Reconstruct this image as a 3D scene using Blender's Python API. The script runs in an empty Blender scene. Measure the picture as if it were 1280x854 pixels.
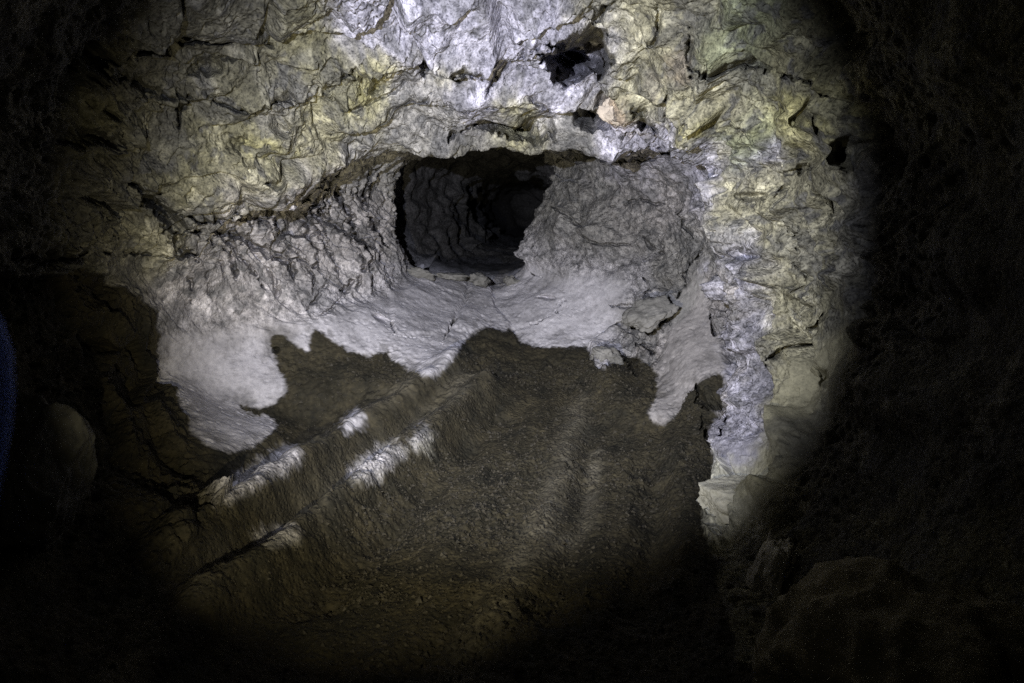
import bpy, bmesh, math, random
import numpy as np
from mathutils import Vector, Matrix

# ------------------------------------------------------------------ camera, world, exposure
sc = bpy.context.scene
COL = sc.collection
F = 1050.0                                   # focal length in photo pixels (photo is 1280 x 854)
CAM = np.array((0.0, 0.0, 1.6))
TH = math.atan(177.0 / F)                    # camera looks down by this angle
cam_d = bpy.data.cameras.new('camera')
cam_d.sensor_width = 36.0
cam_d.lens = 36.0 * F / 1280.0
cam_d.clip_start = 0.02
cam_d.clip_end = 200
cam_d.dof.use_dof = True
cam_d.dof.focus_distance = 5.3
cam_d.dof.aperture_fstop = 3.2
cam = bpy.data.objects.new('camera', cam_d)
cam.location = CAM
cam.rotation_euler = (math.pi / 2 - TH, 0, 0)
COL.objects.link(cam)
sc.camera = cam
world = bpy.data.worlds.new('World')
sc.world = world
world.use_nodes = True
world.node_tree.nodes['Background'].inputs[0].default_value = (0.5, 0.55, 0.6, 1)
world.node_tree.nodes['Background'].inputs[1].default_value = 0.0       # no daylight reaches this far in
sc.view_settings.view_transform = 'Standard'
sc.view_settings.look = 'None'
sc.view_settings.exposure = 2.0
sc.view_settings.gamma = 1.0
try:
    sc.cycles.use_denoising = False
    sc.cycles.max_bounces = 3
    sc.cycles.diffuse_bounces = 3
    sc.cycles.glossy_bounces = 1
    sc.cycles.sample_clamp_indirect = 1.0
except Exception:
    pass

# the light of the place: the visitor at the left edge wears a cool headlamp and holds a weaker warm torch (both built further down)
LAMP_POS = (-0.64, 0.86, 1.90)
LAMP_YAW, LAMP_PITCH = 8.0, -7.5             # degrees: to the right of +Y, below level
TORCH_POS = (-0.64, 1.00, 0.86)
TORCH_YAW, TORCH_PITCH = 5.0, 5.0
COOL_W, WARM_W, SPILL_W = 450.0, 170.0, .5

# ------------------------------------------------------------------ helpers
def W(px, py, Y):
    """a photo pixel at forward distance Y -> world point"""
    x = (px - 640.0) / F; v = (427.0 - py) / F
    d = (x, math.cos(TH) + v * math.sin(TH), -math.sin(TH) + v * math.cos(TH))
    k = Y / d[1]
    return (d[0] * k, Y, CAM[2] + d[2] * k)

def project(P):
    X = P[..., 0]; Yw = P[..., 1]; Z = P[..., 2] - CAM[2]
    dep = Yw * math.cos(TH) - Z * math.sin(TH)
    up = Yw * math.sin(TH) + Z * math.cos(TH)
    ok = dep > 0.3
    dd = np.where(ok, dep, 1.0)
    return np.where(ok, 640 + F * X / dd, -9999.0), np.where(ok, 427 - F * up / dd, -9999.0), dep

def _hash(ix, iy, iz, seed):
    h = (ix.astype(np.uint32) * np.uint32(374761393)) ^ (iy.astype(np.uint32) * np.uint32(668265263)) \
        ^ (iz.astype(np.uint32) * np.uint32(2147483647 - 5831)) ^ np.uint32((seed * 9176 + 1013) & 0xffffffff)
    h = (h ^ (h >> np.uint32(13))) * np.uint32(1274126177)
    h = (h ^ (h >> np.uint32(15))) * np.uint32(2246822519)
    return h ^ (h >> np.uint32(16))

def noise(P, freq, seed=0):
    """gradient noise about -1..1; P (N,3), freq scalar or 3"""
    p = (P * np.asarray(freq, dtype=np.float64)).astype(np.float32) + np.float32(37.3 + seed * 1.7)
    i = np.floor(p); f = p - i; i = i.astype(np.int64)
    w = f * f * f * (f * (f * 6 - 15) + 10)
    out = np.zeros(len(p), np.float32)
    for dx in (0, 1):
        wx = w[:, 0] if dx else 1 - w[:, 0]
        for dy in (0, 1):
            wy = w[:, 1] if dy else 1 - w[:, 1]
            for dz in (0, 1):
                wz = w[:, 2] if dz else 1 - w[:, 2]
                h = _hash(i[:, 0] + dx, i[:, 1] + dy, i[:, 2] + dz, seed)
                gx = ((h & np.uint32(255)).astype(np.float32) - 127.5) / 127.5
                gy = (((h >> np.uint32(8)) & np.uint32(255)).astype(np.float32) - 127.5) / 127.5
                gz = (((h >> np.uint32(16)) & np.uint32(255)).astype(np.float32) - 127.5) / 127.5
                out += wx * wy * wz * (gx * (f[:, 0] - dx) + gy * (f[:, 1] - dy) + gz * (f[:, 2] - dz))
    return out * 1.25

def fbm(P, freq, octv, seed=0, gain=0.5):
    o = np.zeros(len(P), np.float32); a = 1.0
    for k in range(octv):
        o += a * noise(P, np.asarray(freq) * (2.03 ** k), seed + k)
        a *= gain
    return o

def ridged(P, freq, octv, seed=0, gain=0.5):
    o = np.zeros(len(P), np.float32); a = 1.0; prev = 1.0
    for k in range(octv):
        n = 1 - np.abs(noise(P, np.asarray(freq) * (2.07 ** k), seed + k)) * 1.6
        n = np.clip(n, 0, 1) ** 2
        o += a * n * prev
        prev = np.clip(n * 1.4, 0, 1)
        a *= gain
    return o

def worley(P, freq, seed=0, facets=False):
    """F1, F2 and a random value of the nearest cell"""
    p = (P * np.asarray(freq, dtype=np.float64)).astype(np.float32) + np.float32(11.1 + seed)
    i = np.floor(p).astype(np.int64); f = p - i
    f1 = np.full(len(p), 9.0, np.float32); f2 = f1.copy(); cid = np.zeros(len(p), np.float32); tilt = np.zeros(len(p), np.float32)
    for dx in (-1, 0, 1):
        for dy in (-1, 0, 1):
            for dz in (-1, 0, 1):
                h = _hash(i[:, 0] + dx, i[:, 1] + dy, i[:, 2] + dz, seed)
                qx = (h & np.uint32(1023)).astype(np.float32) / 1023 + dx - f[:, 0]
                qy = ((h >> np.uint32(10)) & np.uint32(1023)).astype(np.float32) / 1023 + dy - f[:, 1]
                qz = ((h >> np.uint32(20)) & np.uint32(1023)).astype(np.float32) / 1023 + dz - f[:, 2]
                d = np.sqrt(qx * qx + qy * qy + qz * qz)
                near = d < f1
                f2 = np.where(near, f1, np.minimum(f2, d))
                cid = np.where(near, (h & np.uint32(0xffff)).astype(np.float32) / 65535, cid)
                tilt = np.where(near, qx * (((h >> np.uint32(3)) & np.uint32(255)).astype(np.float32) / 127.5 - 1) + qy * (((h >> np.uint32(12)) & np.uint32(255)).astype(np.float32) / 127.5 - 1)
                                + qz * (((h >> np.uint32(21)) & np.uint32(255)).astype(np.float32) / 127.5 - 1), tilt)
                f1 = np.where(near, d, f1)
    return (f1, f2, cid, tilt) if facets else (f1, f2, cid)

def sstep(a, b, x):
    t = np.clip((x - a) / (b - a), 0, 1)
    return t * t * (3 - 2 * t)

def in_poly(poly, x, y, rounded=0):
    """signed pixel distance to a polygon with its corners rounded, positive inside"""
    poly = np.asarray(poly, float)
    for _ in range(rounded):
        nx = np.roll(poly, -1, 0)
        poly = np.stack([poly * .75 + nx * .25, poly * .25 + nx * .75], 1).reshape(-1, 2)
    n = len(poly)
    inside = np.zeros(x.shape, bool); dist = np.full(x.shape, 1e9)
    for k in range(n):
        x0, y0 = poly[k]; x1, y1 = poly[(k + 1) % n]
        c = ((y0 > y) != (y1 > y))
        xi = (x1 - x0) * (y - y0) / ((y1 - y0) if abs(y1 - y0) > 1e-9 else 1e-9) + x0
        inside ^= c & (x < xi)
        ex, ey = x1 - x0, y1 - y0
        t = np.clip(((x - x0) * ex + (y - y0) * ey) / (ex * ex + ey * ey + 1e-9), 0, 1)
        dist = np.minimum(dist, np.hypot(x - x0 - t * ex, y - y0 - t * ey))
    return np.where(inside, dist, -dist)

# ------------------------------------------------------------------ the cave as a lofted tube
# each ring runs: floor centre, floor right x2, right foot, right wall x3, right shoulder, ceiling x3,
# left shoulder, left wall x3, left foot, floor left x2
def world_ring(Y, pts):
    return [(x, Y, z) for x, z in pts]

rings, rows = [], []
def add(ring, n):
    rings.append(ring); rows.append(n)

base = [(0, 0), (.5, 0), (.95, .03), (1.45, .2), (1.8, .7), (1.95, 1.3), (1.9, 1.9), (1.5, 2.5), (.8, 2.9), (0, 3.0),
        (-.8, 2.9), (-1.6, 2.5), (-2.05, 1.9), (-2.15, 1.3), (-2.05, .7), (-1.65, .22), (-1.0, .02), (-.5, 0)]
add([(x * .05, -3.6, 1.3 + (z - 1.3) * .05) for x, z in base], 6)
add(world_ring(-3.3, [(x * .7, 1.3 + (z - 1.3) * .8) for x, z in base]), 10)
add(world_ring(-2.3, base), 16)
add(world_ring(0.0, base), 26)
add(world_ring(1.7, [(0, .0), (.5, 0), (.85, .06), (1.15, .3), (1.5, .75), (1.68, 1.25), (1.68, 1.85), (1.4, 2.45), (.8, 2.85), (0, 2.95),
    (-.8, 2.85), (-1.6, 2.5), (-2.05, 1.9), (-2.2, 1.3), (-2.05, .75), (-1.65, .3), (-1.0, .03), (-.5, 0)]), 110)
add(world_ring(3.2, [(0.05, .0), (.5, 0), (.88, .03), (1.08, .12), (1.42, .5), (1.6, 1.1), (1.62, 1.75), (1.4, 2.35), (.8, 2.75), (0, 2.85),
    (-.8, 2.75), (-1.6, 2.4), (-2.1, 1.9), (-2.22, 1.3), (-2.05, .75), (-1.65, .28), (-1.0, .03), (-.45, 0)]), 150)
add([(.12, 4.25, .0), (.55, 4.2, 0), (.92, 4.15, .04), W(925, 598, 4.3), W(985, 480, 4.35), W(1012, 350, 4.3), W(1012, 230, 4.25),
     W(960, 90, 4.3), W(830, -5, 4.5), W(640, -25, 4.7), W(430, -5, 4.6), W(230, 60, 4.4), W(130, 170, 4.3), W(110, 290, 4.3),
     W(120, 400, 4.35), W(200, 530, 4.45), (-.95, 4.35, .07), (-.4, 4.3, .03)], 190)
add([(.3, 5.4, .10), (.75, 5.3, .10), W(872, 560, 4.95), W(905, 545, 4.8), W(915, 470, 4.95), W(903, 380, 5.1), W(898, 280, 5.3),
     W(875, 198, 5.6), W(760, 182, 5.9), W(600, 178, 6.0), W(460, 192, 5.9), W(340, 238, 5.4), W(215, 285, 5.0), W(168, 330, 4.9),
     W(190, 398, 5.0), W(225, 470, 5.2), W(360, 525, 5.35), W(480, 520, 5.4)], 34)
add([(.36, 5.75, .15), W(770, 500, 5.6), W(850, 520, 5.35), W(892, 505, 5.2), W(928, 450, 5.5), W(925, 370, 5.8), W(922, 270, 6.0),
     W(895, 188, 6.15), W(760, 168, 6.4), W(600, 160, 6.5), W(458, 190, 6.25), W(346, 244, 5.65), W(245, 297, 5.25), W(210, 345, 5.2),
     W(235, 402, 5.4), W(290, 440, 5.6), W(400, 475, 5.7), W(500, 480, 5.75)], 150)
add([W(650, 436, 6.9), W(735, 436, 6.7), W(800, 440, 6.4), W(836, 418, 6.3), W(852, 370, 6.6), W(846, 300, 6.9), W(835, 240, 7.0),
     W(785, 205, 7.1), W(690, 178, 7.2), W(600, 165, 7.3), W(528, 182, 7.2), W(450, 215, 6.9), W(395, 255, 6.6), W(378, 310, 6.4),
     W(395, 365, 6.3), W(440, 398, 6.35), W(510, 418, 6.55), W(580, 428, 6.75)], 130)
add([W(620, 358, 8.6), W(644, 348, 8.6), W(658, 336, 8.6), W(664, 316, 8.6), W(662, 290, 8.7), W(668, 268, 8.7), W(690, 248, 8.7),
     W(712, 226, 8.7), W(685, 188, 8.7), W(600, 172, 8.6), W(530, 186, 8.5), W(505, 210, 8.4), W(495, 245, 8.2), W(497, 290, 8.0),
     W(503, 324, 7.9), W(514, 342, 8.0), W(540, 351, 8.2), W(580, 357, 8.4)], 22)
add([W(625, 346, 9.3), W(655, 338, 9.3), W(685, 324, 9.3), W(705, 300, 9.3), W(712, 280, 9.4), W(715, 255, 9.4), W(712, 230, 9.4),
     W(705, 205, 9.4), W(670, 180, 9.3), W(600, 170, 9.2), W(530, 178, 9.1), W(490, 200, 9.0), W(475, 245, 8.9), W(478, 290, 8.8),
     W(492, 320, 8.8), W(510, 337, 8.9), W(545, 345, 9.0), W(585, 347, 9.1)], 70)
APX = [(640, 314), (660, 311), (680, 304), (694, 292), (700, 275), (702, 255), (700, 238), (690, 222), (668, 212), (640, 211), (612, 216), (590, 228),
       (578, 244), (574, 262), (585, 284), (596, 300), (608, 310), (624, 314)]
add([W(x, y, 11.4 + (.2 if k < 9 else 0)) for k, (x, y) in enumerate(APX)], 40)
add([W(650 + (x - 645) * .92, 262 + (y - 262) * .90, 13.2) for x, y in APX], 26)
add([W(655 + (x - 645) * .72, 262 + (y - 262) * .70, 16.0) for x, y in APX], 10)
add([W(675 + (x - 645) * .5, 260 + (y - 262) * .5, 19.0) for x, y in APX], 6)
add([W(690 + (x - 645) * .05, 260 + (y - 262) * .05, 19.4) for x, y in APX], 0)

NS = 1480
R = np.array(rings)                                             # (nr, 18, 3)
# periodic Catmull-Rom round each ring
u = np.arange(NS) / NS * 18.0
k0 = np.floor(u).astype(int); f = (u - k0)[None, :, None]
def g(o): return R[:, (k0 + o) % 18, :]
p0, p1, p2, p3 = g(-1), g(0), g(1), g(2)
RR = 0.5 * (2 * p1 + (p2 - p0) * f + (2 * p0 - 5 * p1 + 4 * p2 - p3) * f ** 2 + (3 * p1 - p0 - 3 * p2 + p3) * f ** 3)
# limited-slope cubic along the tube
D = RR[1:] - RR[:-1]
M = np.zeros_like(RR)
a_, b_ = D[:-1], D[1:]
M[1:-1] = np.where(a_ * b_ > 0, 2 * a_ * b_ / np.where(np.abs(a_ + b_) < 1e-9, 1e-9, a_ + b_), 0)
M[0], M[-1] = D[0], D[-1]
parts, tval = [], []
for k in range(len(rings) - 1):
    n = rows[k]
    s = (np.arange(n) / n)[:, None, None]
    h00 = 2 * s ** 3 - 3 * s ** 2 + 1; h10 = s ** 3 - 2 * s ** 2 + s; h01 = -2 * s ** 3 + 3 * s ** 2; h11 = s ** 3 - s ** 2
    parts.append(h00 * RR[k] + h10 * M[k] + h01 * RR[k + 1] + h11 * M[k + 1])
    tval += list(k + np.arange(n) / n)
parts.append(RR[-1:]); tval.append(len(rings) - 1.0)
P = np.concatenate(parts, 0)
tval = np.array(tval)
NT = P.shape[0]
T = np.repeat(tval[:, None], NS, 1)
U = np.repeat(u[None, :], NT, 0)

def normals(P):
    du = np.roll(P, -1, 1) - np.roll(P, 1, 1)
    dv = np.empty_like(P); dv[1:-1] = P[2:] - P[:-2]; dv[0] = P[1] - P[0]; dv[-1] = P[-1] - P[-2]
    n = np.cross(du, dv)
    n /= np.linalg.norm(n, axis=-1, keepdims=True) + 1e-12
    return n
N = normals(P)
# inward = towards the tube's middle
c = P.mean(1, keepdims=True)
if ((c - P) * N).sum(-1).mean() < 0:
    N = -N; FLIP = True
else:
    FLIP = False

PX, PY, DEP = project(P)
VIS = (DEP > 1.2) & (PX > -260) & (PX < 1540) & (PY > -260) & (PY < 1100)

# pick the base surface point under a photo pixel
_st = P[::3, ::3].reshape(-1, 3); _sn = N[::3, ::3].reshape(-1, 3)
_face = ((CAM - _st) * _sn).sum(-1) > 0
_x, _y, _d = project(_st)
_keep = _face & (_d > 1.2)
_st, _x, _y, _d = _st[_keep], _x[_keep], _y[_keep], _d[_keep]
def pick(px, py):
    q = np.hypot(_x - px, _y - py)
    m = q < max(7.0, q.min() + 2)
    idx = np.where(m)[0]
    j = idx[np.argmin(_d[idx] + q[idx] * .02)]
    return np.array(W(px, py, _st[j][1]))

def poly3(pts, step=0.03, jit=0.0, seed=0):
    q = np.array([pick(*p) for p in pts])
    out = []
    for a, b in zip(q[:-1], q[1:]):
        n = max(2, int(np.linalg.norm(b - a) / step))
        out.append(a + (b - a) * (np.arange(n) / n)[:, None])
    out.append(q[-1:])
    out = np.concatenate(out)
    if jit:
        out = out + np.stack([noise(out, 9, seed + k) + .6 * noise(out, 23, seed + 5 + k) for k in range(3)], 1) * jit
    return out

FP = P.reshape(-1, 3)
def near(line, rad):
    """indices near a 3-D polyline, distance to it and position along it"""
    lo, hi = line.min(0) - rad, line.max(0) + rad
    idx = np.where(((FP > lo) & (FP < hi)).all(1))[0]
    if len(idx) == 0:
        return idx, np.zeros(0), np.zeros(0)
    q = FP[idx]
    best = np.full(len(idx), 9e9); pos = np.zeros(len(idx))
    ns = len(line) - 1
    for k in range(ns):
        a, b = line[k], line[k + 1]
        e = b - a
        t = np.clip(((q - a) @ e) / (e @ e + 1e-12), 0, 1)
        d = ((q - a - t[:, None] * e) ** 2).sum(1)
        m = d < best
        best = np.where(m, d, best); pos = np.where(m, (k + t) / ns, pos)
    d = np.sqrt(best)
    m = d < rad
    return idx[m], d[m], pos[m]

CV = np.zeros(NT * NS, np.float32)            # cavities, carved inwards along VD, metres
VD = FP - CAM; VD /= np.linalg.norm(VD, axis=1, keepdims=True)
H = np.zeros(NT * NS, np.float32)            # displacement along the normal, metres, + = into the tube

CRACK_SHADE = np.zeros(NT * NS, np.float32)         # shade of the inner floor's cracks, painted in the dark floor colour
def crack(pts, w=.022, dep=.07, jit=.02, seed=0, paint_shade=False):
    line = poly3(pts, .035, jit, seed)
    idx, d, pos = near(line, w * 3)
    q = FP[idx]
    taper = np.clip(np.minimum(pos, 1 - pos) * 3.2, .0, 1) ** .6
    ww = w * taper * np.clip(.8 + 1.0 * noise(q, 11, seed + 3) + .7 * noise(q, 31, seed + 4), .12, 2.2)
    k = np.clip(1 - (d + .010 * noise(q, 45, seed + 5)) / np.maximum(ww, .004), 0, 1)
    if paint_shade:
        H[idx] -= .030 * np.sqrt(k)
        CRACK_SHADE[idx] = np.maximum(CRACK_SHADE[idx], sstep(.05, .35, k))
    else:
        CV[idx] = np.maximum(CV[idx], 3.0 * dep * (k ** .8))

def pit(px, py, rx, ry, dep, rot=0, pw=4, jag=.35, seed=0):
    x = PX.ravel() - px; y = PY.ravel() - py
    m = np.where(VIS.ravel() & (np.abs(x) < rx * 2.2 + ry) & (np.abs(y) < ry * 2.2 + rx))[0]
    cr, sr = math.cos(math.radians(rot)), math.sin(math.radians(rot))
    a = (x[m] * cr + y[m] * sr) / rx; b = (-x[m] * sr + y[m] * cr) / ry
    r = np.hypot(a, b) * (1 + jag * noise(FP[m], 9, seed + 7) + jag * .5 * noise(FP[m], 26, seed + 8))
    k = np.clip(1.05 - r, 0, 1) ** .75
    CV[m] = np.maximum(CV[m], 3.2 * dep * k)

def ridge(pts, w, h, seed=0, lump=.35, skew=0):
    line = poly3(pts, .08, .03, seed)
    idx, d, pos = near(line, w * 2.6)
    taper = sstep(0, .12, pos) * sstep(0, .12, 1 - pos)
    amp = h * taper * (1 + lump * fbm(FP[idx], 3.5, 3, seed + 9))
    H[idx] += amp * np.exp(-(d / w) ** 2 * (1.0 + .5 * noise(FP[idx], 6, seed)))

xy_x, xy_y = PX.ravel(), PY.ravel()
vis = VIS.ravel(); TT = T.ravel(); UU = U.ravel()
floorish = (UU < 2.75) | (UU > 15.5)

# --- floor: ridges and worn tracks
ridge([(120, 775), (255, 666), (335, 610), (385, 582), (440, 551), (500, 511), (548, 478), (590, 436)], .13, .15, 1, .18)
ridge([(160, 860), (285, 746), (345, 702), (410, 649), (465, 606), (530, 559), (580, 512), (625, 466)], .12, .16, 2, .18)
ridge([(560, 850), (625, 765), (670, 670), (705, 590), (722, 500)], .10, .02, 3)
ridge([(730, 800), (745, 700), (750, 600), (752, 520)], .08, .016, 4)
ridge([(840, 760), (855, 660), (858, 590), (850, 530)], .10, .04, 5)
ridge([(360, 800), (450, 690), (545, 590), (640, 495)], .14, -.09, 6)
ridge([(660, 800), (712, 700), (738, 600), (745, 520)], .09, -.05, 7)
ridge([(800, 800), (812, 680), (810, 560)], .09, -.06, 8)
ridge([(200, 690), (300, 600), (400, 520), (480, 470)], .12, -.07, 9)
ridge([(230, 770), (330, 670), (430, 590), (530, 515), (580, 465)], .10, -.08, 10)
# --- pits and pockets in the arch
pit(722, 66, 46, 34, .75, -12, seed=1)
pit(742, 86, 18, 13, .5, 0, seed=2)
pit(575, 66, 34, 24, .13, -15, seed=4)
pit(537, 62, 9, 20, .16, 10, seed=5)
pit(640, 161, 50, 11, .22, 3, seed=6)
pit(738, 159, 22, 9, .2, 0, seed=7)
pit(806, 154, 9, 10, .14, 0, seed=8)
pit(735, 200, 34, 6, .16, 8, seed=40)
pit(795, 199, 30, 5, .16, -12, seed=41)
pit(850, 188, 22, 5, .14, 10, seed=42)
pit(1062, 192, 24, 20, .16, 20, seed=9)
pit(1025, 258, 13, 15, .07, 0, seed=10)
pit(938, 246, 14, 6, .07, 0, seed=11)
pit(213, 274, 16, 11, .14, 35, seed=12)
pit(442, 80, 8, 22, .08, 15, seed=14)
pit(470, 105, 14, 10, .06, 0, seed=15)
pit(340, 148, 14, 9, .06, 0, seed=16)
pit(906, 145, 12, 9, .06, 0, seed=17)
pit(1005, 145, 9, 18, .07, 0, seed=18)
pit(1022, 472, 12, 11, .06, 0, seed=19)
pit(180, 55, 60, 10, .12, -12, seed=20)
pit(130, 75, 40, 16, .12, 0, seed=21)
pit(250, 80, 22, 8, .07, -20, seed=22)
pit(687, 381, 12, 4, .035, 0, seed=26)
pit(474, 400, 13, 5, .04, 30, seed=27)
pit(349, 364, 4, 9, .04, 0, seed=28)
pit(610, 352, 20, 6, .08, 25, seed=29)
pit(820, 400, 20, 12, .10, -30, seed=30)
pit(345, 436, 5, 4, .03, 0, seed=31)
pit(890, 545, 7, 14, .06, 0, seed=33)
pit(960, 330, 10, 14, .035, 0, seed=34)
pit(930, 320, 12, 12, .045, 0, seed=35)
pit(1000, 190, 16, 14, .04, 0, seed=36)

# --- cracks and fold lines, traced from the photograph
CK = [
 ([(151, 220), (178, 244), (202, 261), (215, 288), (222, 312), (246, 319)], .035, .12),
 ([(219, 265), (253, 268), (290, 273), (317, 275), (338, 276), (351, 298)], .024, .09),
 ([(229, 281), (263, 292), (290, 295), (314, 302), (334, 315), (358, 329), (378, 353)], .026, .10),
 ([(273, 309), (288, 317), (294, 343), (295, 360)], .018, .07),
 ([(290, 261), (317, 268), (344, 279)], .018, .07),
 ([(416, 224), (428, 248), (440, 268), (443, 298), (460, 326), (460, 349)], .036, .14),
 ([(365, 261), (392, 271), (416, 281), (440, 298), (467, 319)], .024, .09),
 ([(389, 254), (409, 271), (426, 288), (447, 312)], .020, .08),
 ([(453, 268), (474, 288), (490, 312)], .026, .10),
 ([(344, 280), (351, 312), (368, 336), (372, 356)], .024, .09),
 ([(392, 319), (396, 330), (392, 338)], .018, .06),
 ([(446, 346), (433, 360), (424, 364)], .020, .07),
 ([(465, 330), (463, 352), (470, 372)], .020, .07), ([(478, 300), (480, 325), (486, 345)], .020, .07),
 ([(340, 225), (345, 245), (350, 262)], .028, .10), ([(372, 215), (362, 240), (355, 262)], .02, .07),
 ([(405, 210), (400, 235), (405, 255)], .02, .07),
 ([(130, 318), (170, 318), (210, 314), (240, 318)], .016, .05),
 ([(240, 320), (255, 340), (262, 370)], .012, .035), ([(212, 330), (235, 350), (240, 380)], .012, .035),
 ([(262, 300), (276, 330), (280, 352)], .014, .04), ([(300, 318), (320, 340), (330, 362)], .016, .05),
 ([(318, 312), (345, 345), (352, 375)], .014, .04), ([(385, 290), (410, 310), (425, 340)], .016, .06),
 ([(402, 300), (420, 325), (428, 352)], .016, .06), ([(375, 300), (390, 345), (392, 372)], .014, .045),
 ([(440, 305), (452, 335), (450, 362)], .018, .07), ([(410, 340), (402, 365), (385, 388)], .012, .035),
 ([(432, 366), (415, 385), (395, 398)], .012, .03), ([(352, 300), (372, 318), (384, 342)], .014, .05),
 # inner floor
 ([(613, 356), (618, 384), (637, 405), (650, 432)], .035, .09),
 ([(572, 332), (584, 354), (581, 381), (562, 411), (552, 432)], .026, .06),
 ([(514, 332), (524, 354), (545, 366)], .024, .07), ([(521, 356), (487, 366)], .014, .04),
 ([(491, 398), (491, 422)], .018, .04), ([(491, 422), (520, 424), (545, 421)], .016, .04),
 ([(545, 340), (560, 352), (572, 366)], .024, .06), ([(595, 372), (610, 385), (622, 398)], .016, .04),
 ([(637, 405), (667, 410), (695, 403), (703, 388), (715, 379)], .018, .04),
 ([(640, 348), (665, 343), (685, 352)], .012, .025),
 ([(807, 350), (809, 362), (805, 378)], .026, .07),
 ([(838, 372), (836, 398), (817, 412), (790, 412)], .045, .16), ([(745, 424), (770, 405), (780, 398)], .026, .07),
 ([(765, 384), (785, 380), (800, 382)], .024, .05), ([(795, 430), (820, 445)], .03, .08),
 ([(882, 306), (866, 330), (856, 350), (848, 378)], .04, .10), ([(775, 440), (790, 452), (796, 472)], .035, .06),
 ([(735, 300), (760, 312), (790, 306)], .018, .04), ([(760, 260), (800, 250), (840, 262)], .018, .045),
 ([(845, 230), (850, 270), (870, 300)], .02, .05), ([(710, 330), (760, 338), (800, 330)], .014, .03),
 ([(690, 260), (720, 275), (745, 300), (742, 330)], .016, .04), ([(800, 290), (815, 310), (830, 316)], .02, .05),
 # right pillar
 ([(1025, 390), (1010, 415), (990, 435), (970, 450), (957, 472), (950, 488)], .016, .08),
 ([(973, 218), (990, 216), (1010, 212)], .018, .06), ([(888, 385), (893, 420), (905, 448), (918, 475)], .020, .07),
 ([(880, 66), (925, 84), (960, 90), (1022, 106), (1050, 122)], .030, .07), ([(862, 30), (872, 60), (885, 80)], .025, .06),
 ([(955, 232), (962, 250)], .012, .04), ([(1030, 125), (1032, 160), (1022, 172)], .018, .06),
 ([(975, 285), (990, 300), (985, 320)], .014, .03), ([(985, 325), (1000, 345), (990, 365)], .014, .03),
 ([(870, 480), (880, 510), (878, 540)], .03, .05), ([(905, 500), (912, 525), (905, 548)], .02, .05),
 # arch face and ceiling
 ([(530, 45), (526, 70), (535, 102)], .025, .09), ([(545, 50), (575, 42), (618, 55)], .035, .12),
 ([(605, 98), (622, 84), (645, 72)], .022, .08), ([(660, 105), (680, 118), (690, 124)], .022, .05),
 ([(790, 130), (812, 150), (830, 166)], .03, .10), ([(755, 150), (748, 130), (765, 118)], .022, .07),
 ([(700, 198), (740, 205), (780, 208), (800, 196), (850, 188)], .045, .12), ([(770, 195), (800, 186), (838, 183)], .04, .09),
 ([(560, 168), (595, 155), (640, 150), (690, 158)], .03, .10),
 ([(440, 58), (425, 85), (405, 112), (398, 120)], .025, .06), ([(395, 120), (430, 128), (480, 118), (520, 100)], .016, .04),
 ([(410, 168), (450, 150), (500, 128), (540, 105)], .02, .05), ([(560, 130), (590, 118), (620, 112), (650, 120)], .016, .04),
 ([(330, 42), (290, 40), (255, 44), (220, 38)], .03, .09), ([(345, 55), (300, 62), (265, 72)], .02, .05),
 ([(262, 125), (310, 122), (350, 108), (380, 118)], .024, .08), ([(250, 108), (235, 135), (225, 160)], .022, .06),
 ([(100, 100), (150, 98), (200, 112), (240, 112)], .024, .06), ([(300, 160), (292, 180), (300, 200)], .018, .05),
 ([(125, 130), (130, 140), (128, 150)], .016, .04), ([(350, 200), (330, 215), (310, 212)], .02, .05),
 ([(820, 0), (830, 30), (815, 60)], .022, .05), ([(850, 95), (835, 130), (850, 160)], .02, .05),
 ([(760, 5), (740, 30), (745, 40)], .03, .08), ([(700, 20), (668, 40), (650, 60)], .018, .05),
 ([(140, 345), (130, 370), (150, 395)], .05, .06), ([(120, 420), (150, 440), (175, 470)], .03, .04),
 ([(120, 318), (60, 330), (20, 322)], .03, .06), ([(70, 180), (110, 168), (150, 170)], .03, .06),
]
for n, (pts, w, dep) in enumerate(CK):
    inner_floor = 30 <= n <= 39
    crack(pts, w * (1.7 if n < 30 else .8 if inner_floor else 1.3), dep, .018, 40 + n, inner_floor)

# bulges that stand proud
def bulge(px, py, rx, ry, h, rot=0, seed=0, y0=0, y1=99):
    x = xy_x - px; y = xy_y - py
    m = np.where(vis & (np.abs(x) < 2.5 * (rx + ry)) & (np.abs(y) < 2.5 * (rx + ry)) & (FP[:, 1] > y0) & (FP[:, 1] < y1))[0]
    cr, sr = math.cos(math.radians(rot)), math.sin(math.radians(rot))
    a = (x[m] * cr + y[m] * sr) / rx; b = (-x[m] * sr + y[m] * cr) / ry
    r2 = (a * a + b * b) * (1 + .25 * noise(FP[m], 5, seed))
    H[m] += h * np.exp(-r2 ** 1.5)
bulge(768, 142, 26, 18, .08, 0, 1)
bulge(690, 35, 60, 30, .08, -20, 2)
bulge(480, 60, 50, 40, .10, 0, 3)
bulge(620, 125, 70, 25, .07, 5, 4)
bulge(325, 168, 25, 18, .06, 0, 5)
bulge(440, 130, 45, 30, .07, -30, 6)
bulge(340, 225, 70, 25, .08, 20, 7)
bulge(690, 390, 60, 30, .05, 0, 8)
bulge(930, 565, 26, 30, .06, 0, 10)
bulge(985, 560, 16, 90, .07, 8, 11)
bulge(870, 120, 40, 60, .08, 0, 12)
bulge(1000, 420, 40, 40, .05, 0, 13)
bulge(815, 385, 24, 20, .06, 0, 14)
bulge(760, 470, 26, 14, .05, 20, 15)
bulge(230, 200, 90, 40, .07, 15, 16)
bulge(190, 300, 50, 16, .05, 10, 17)
bulge(748, 262, 60, 40, .08, 0, 18, 6.0)
bulge(1200, 320, 90, 50, .10, 0, 19)
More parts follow.
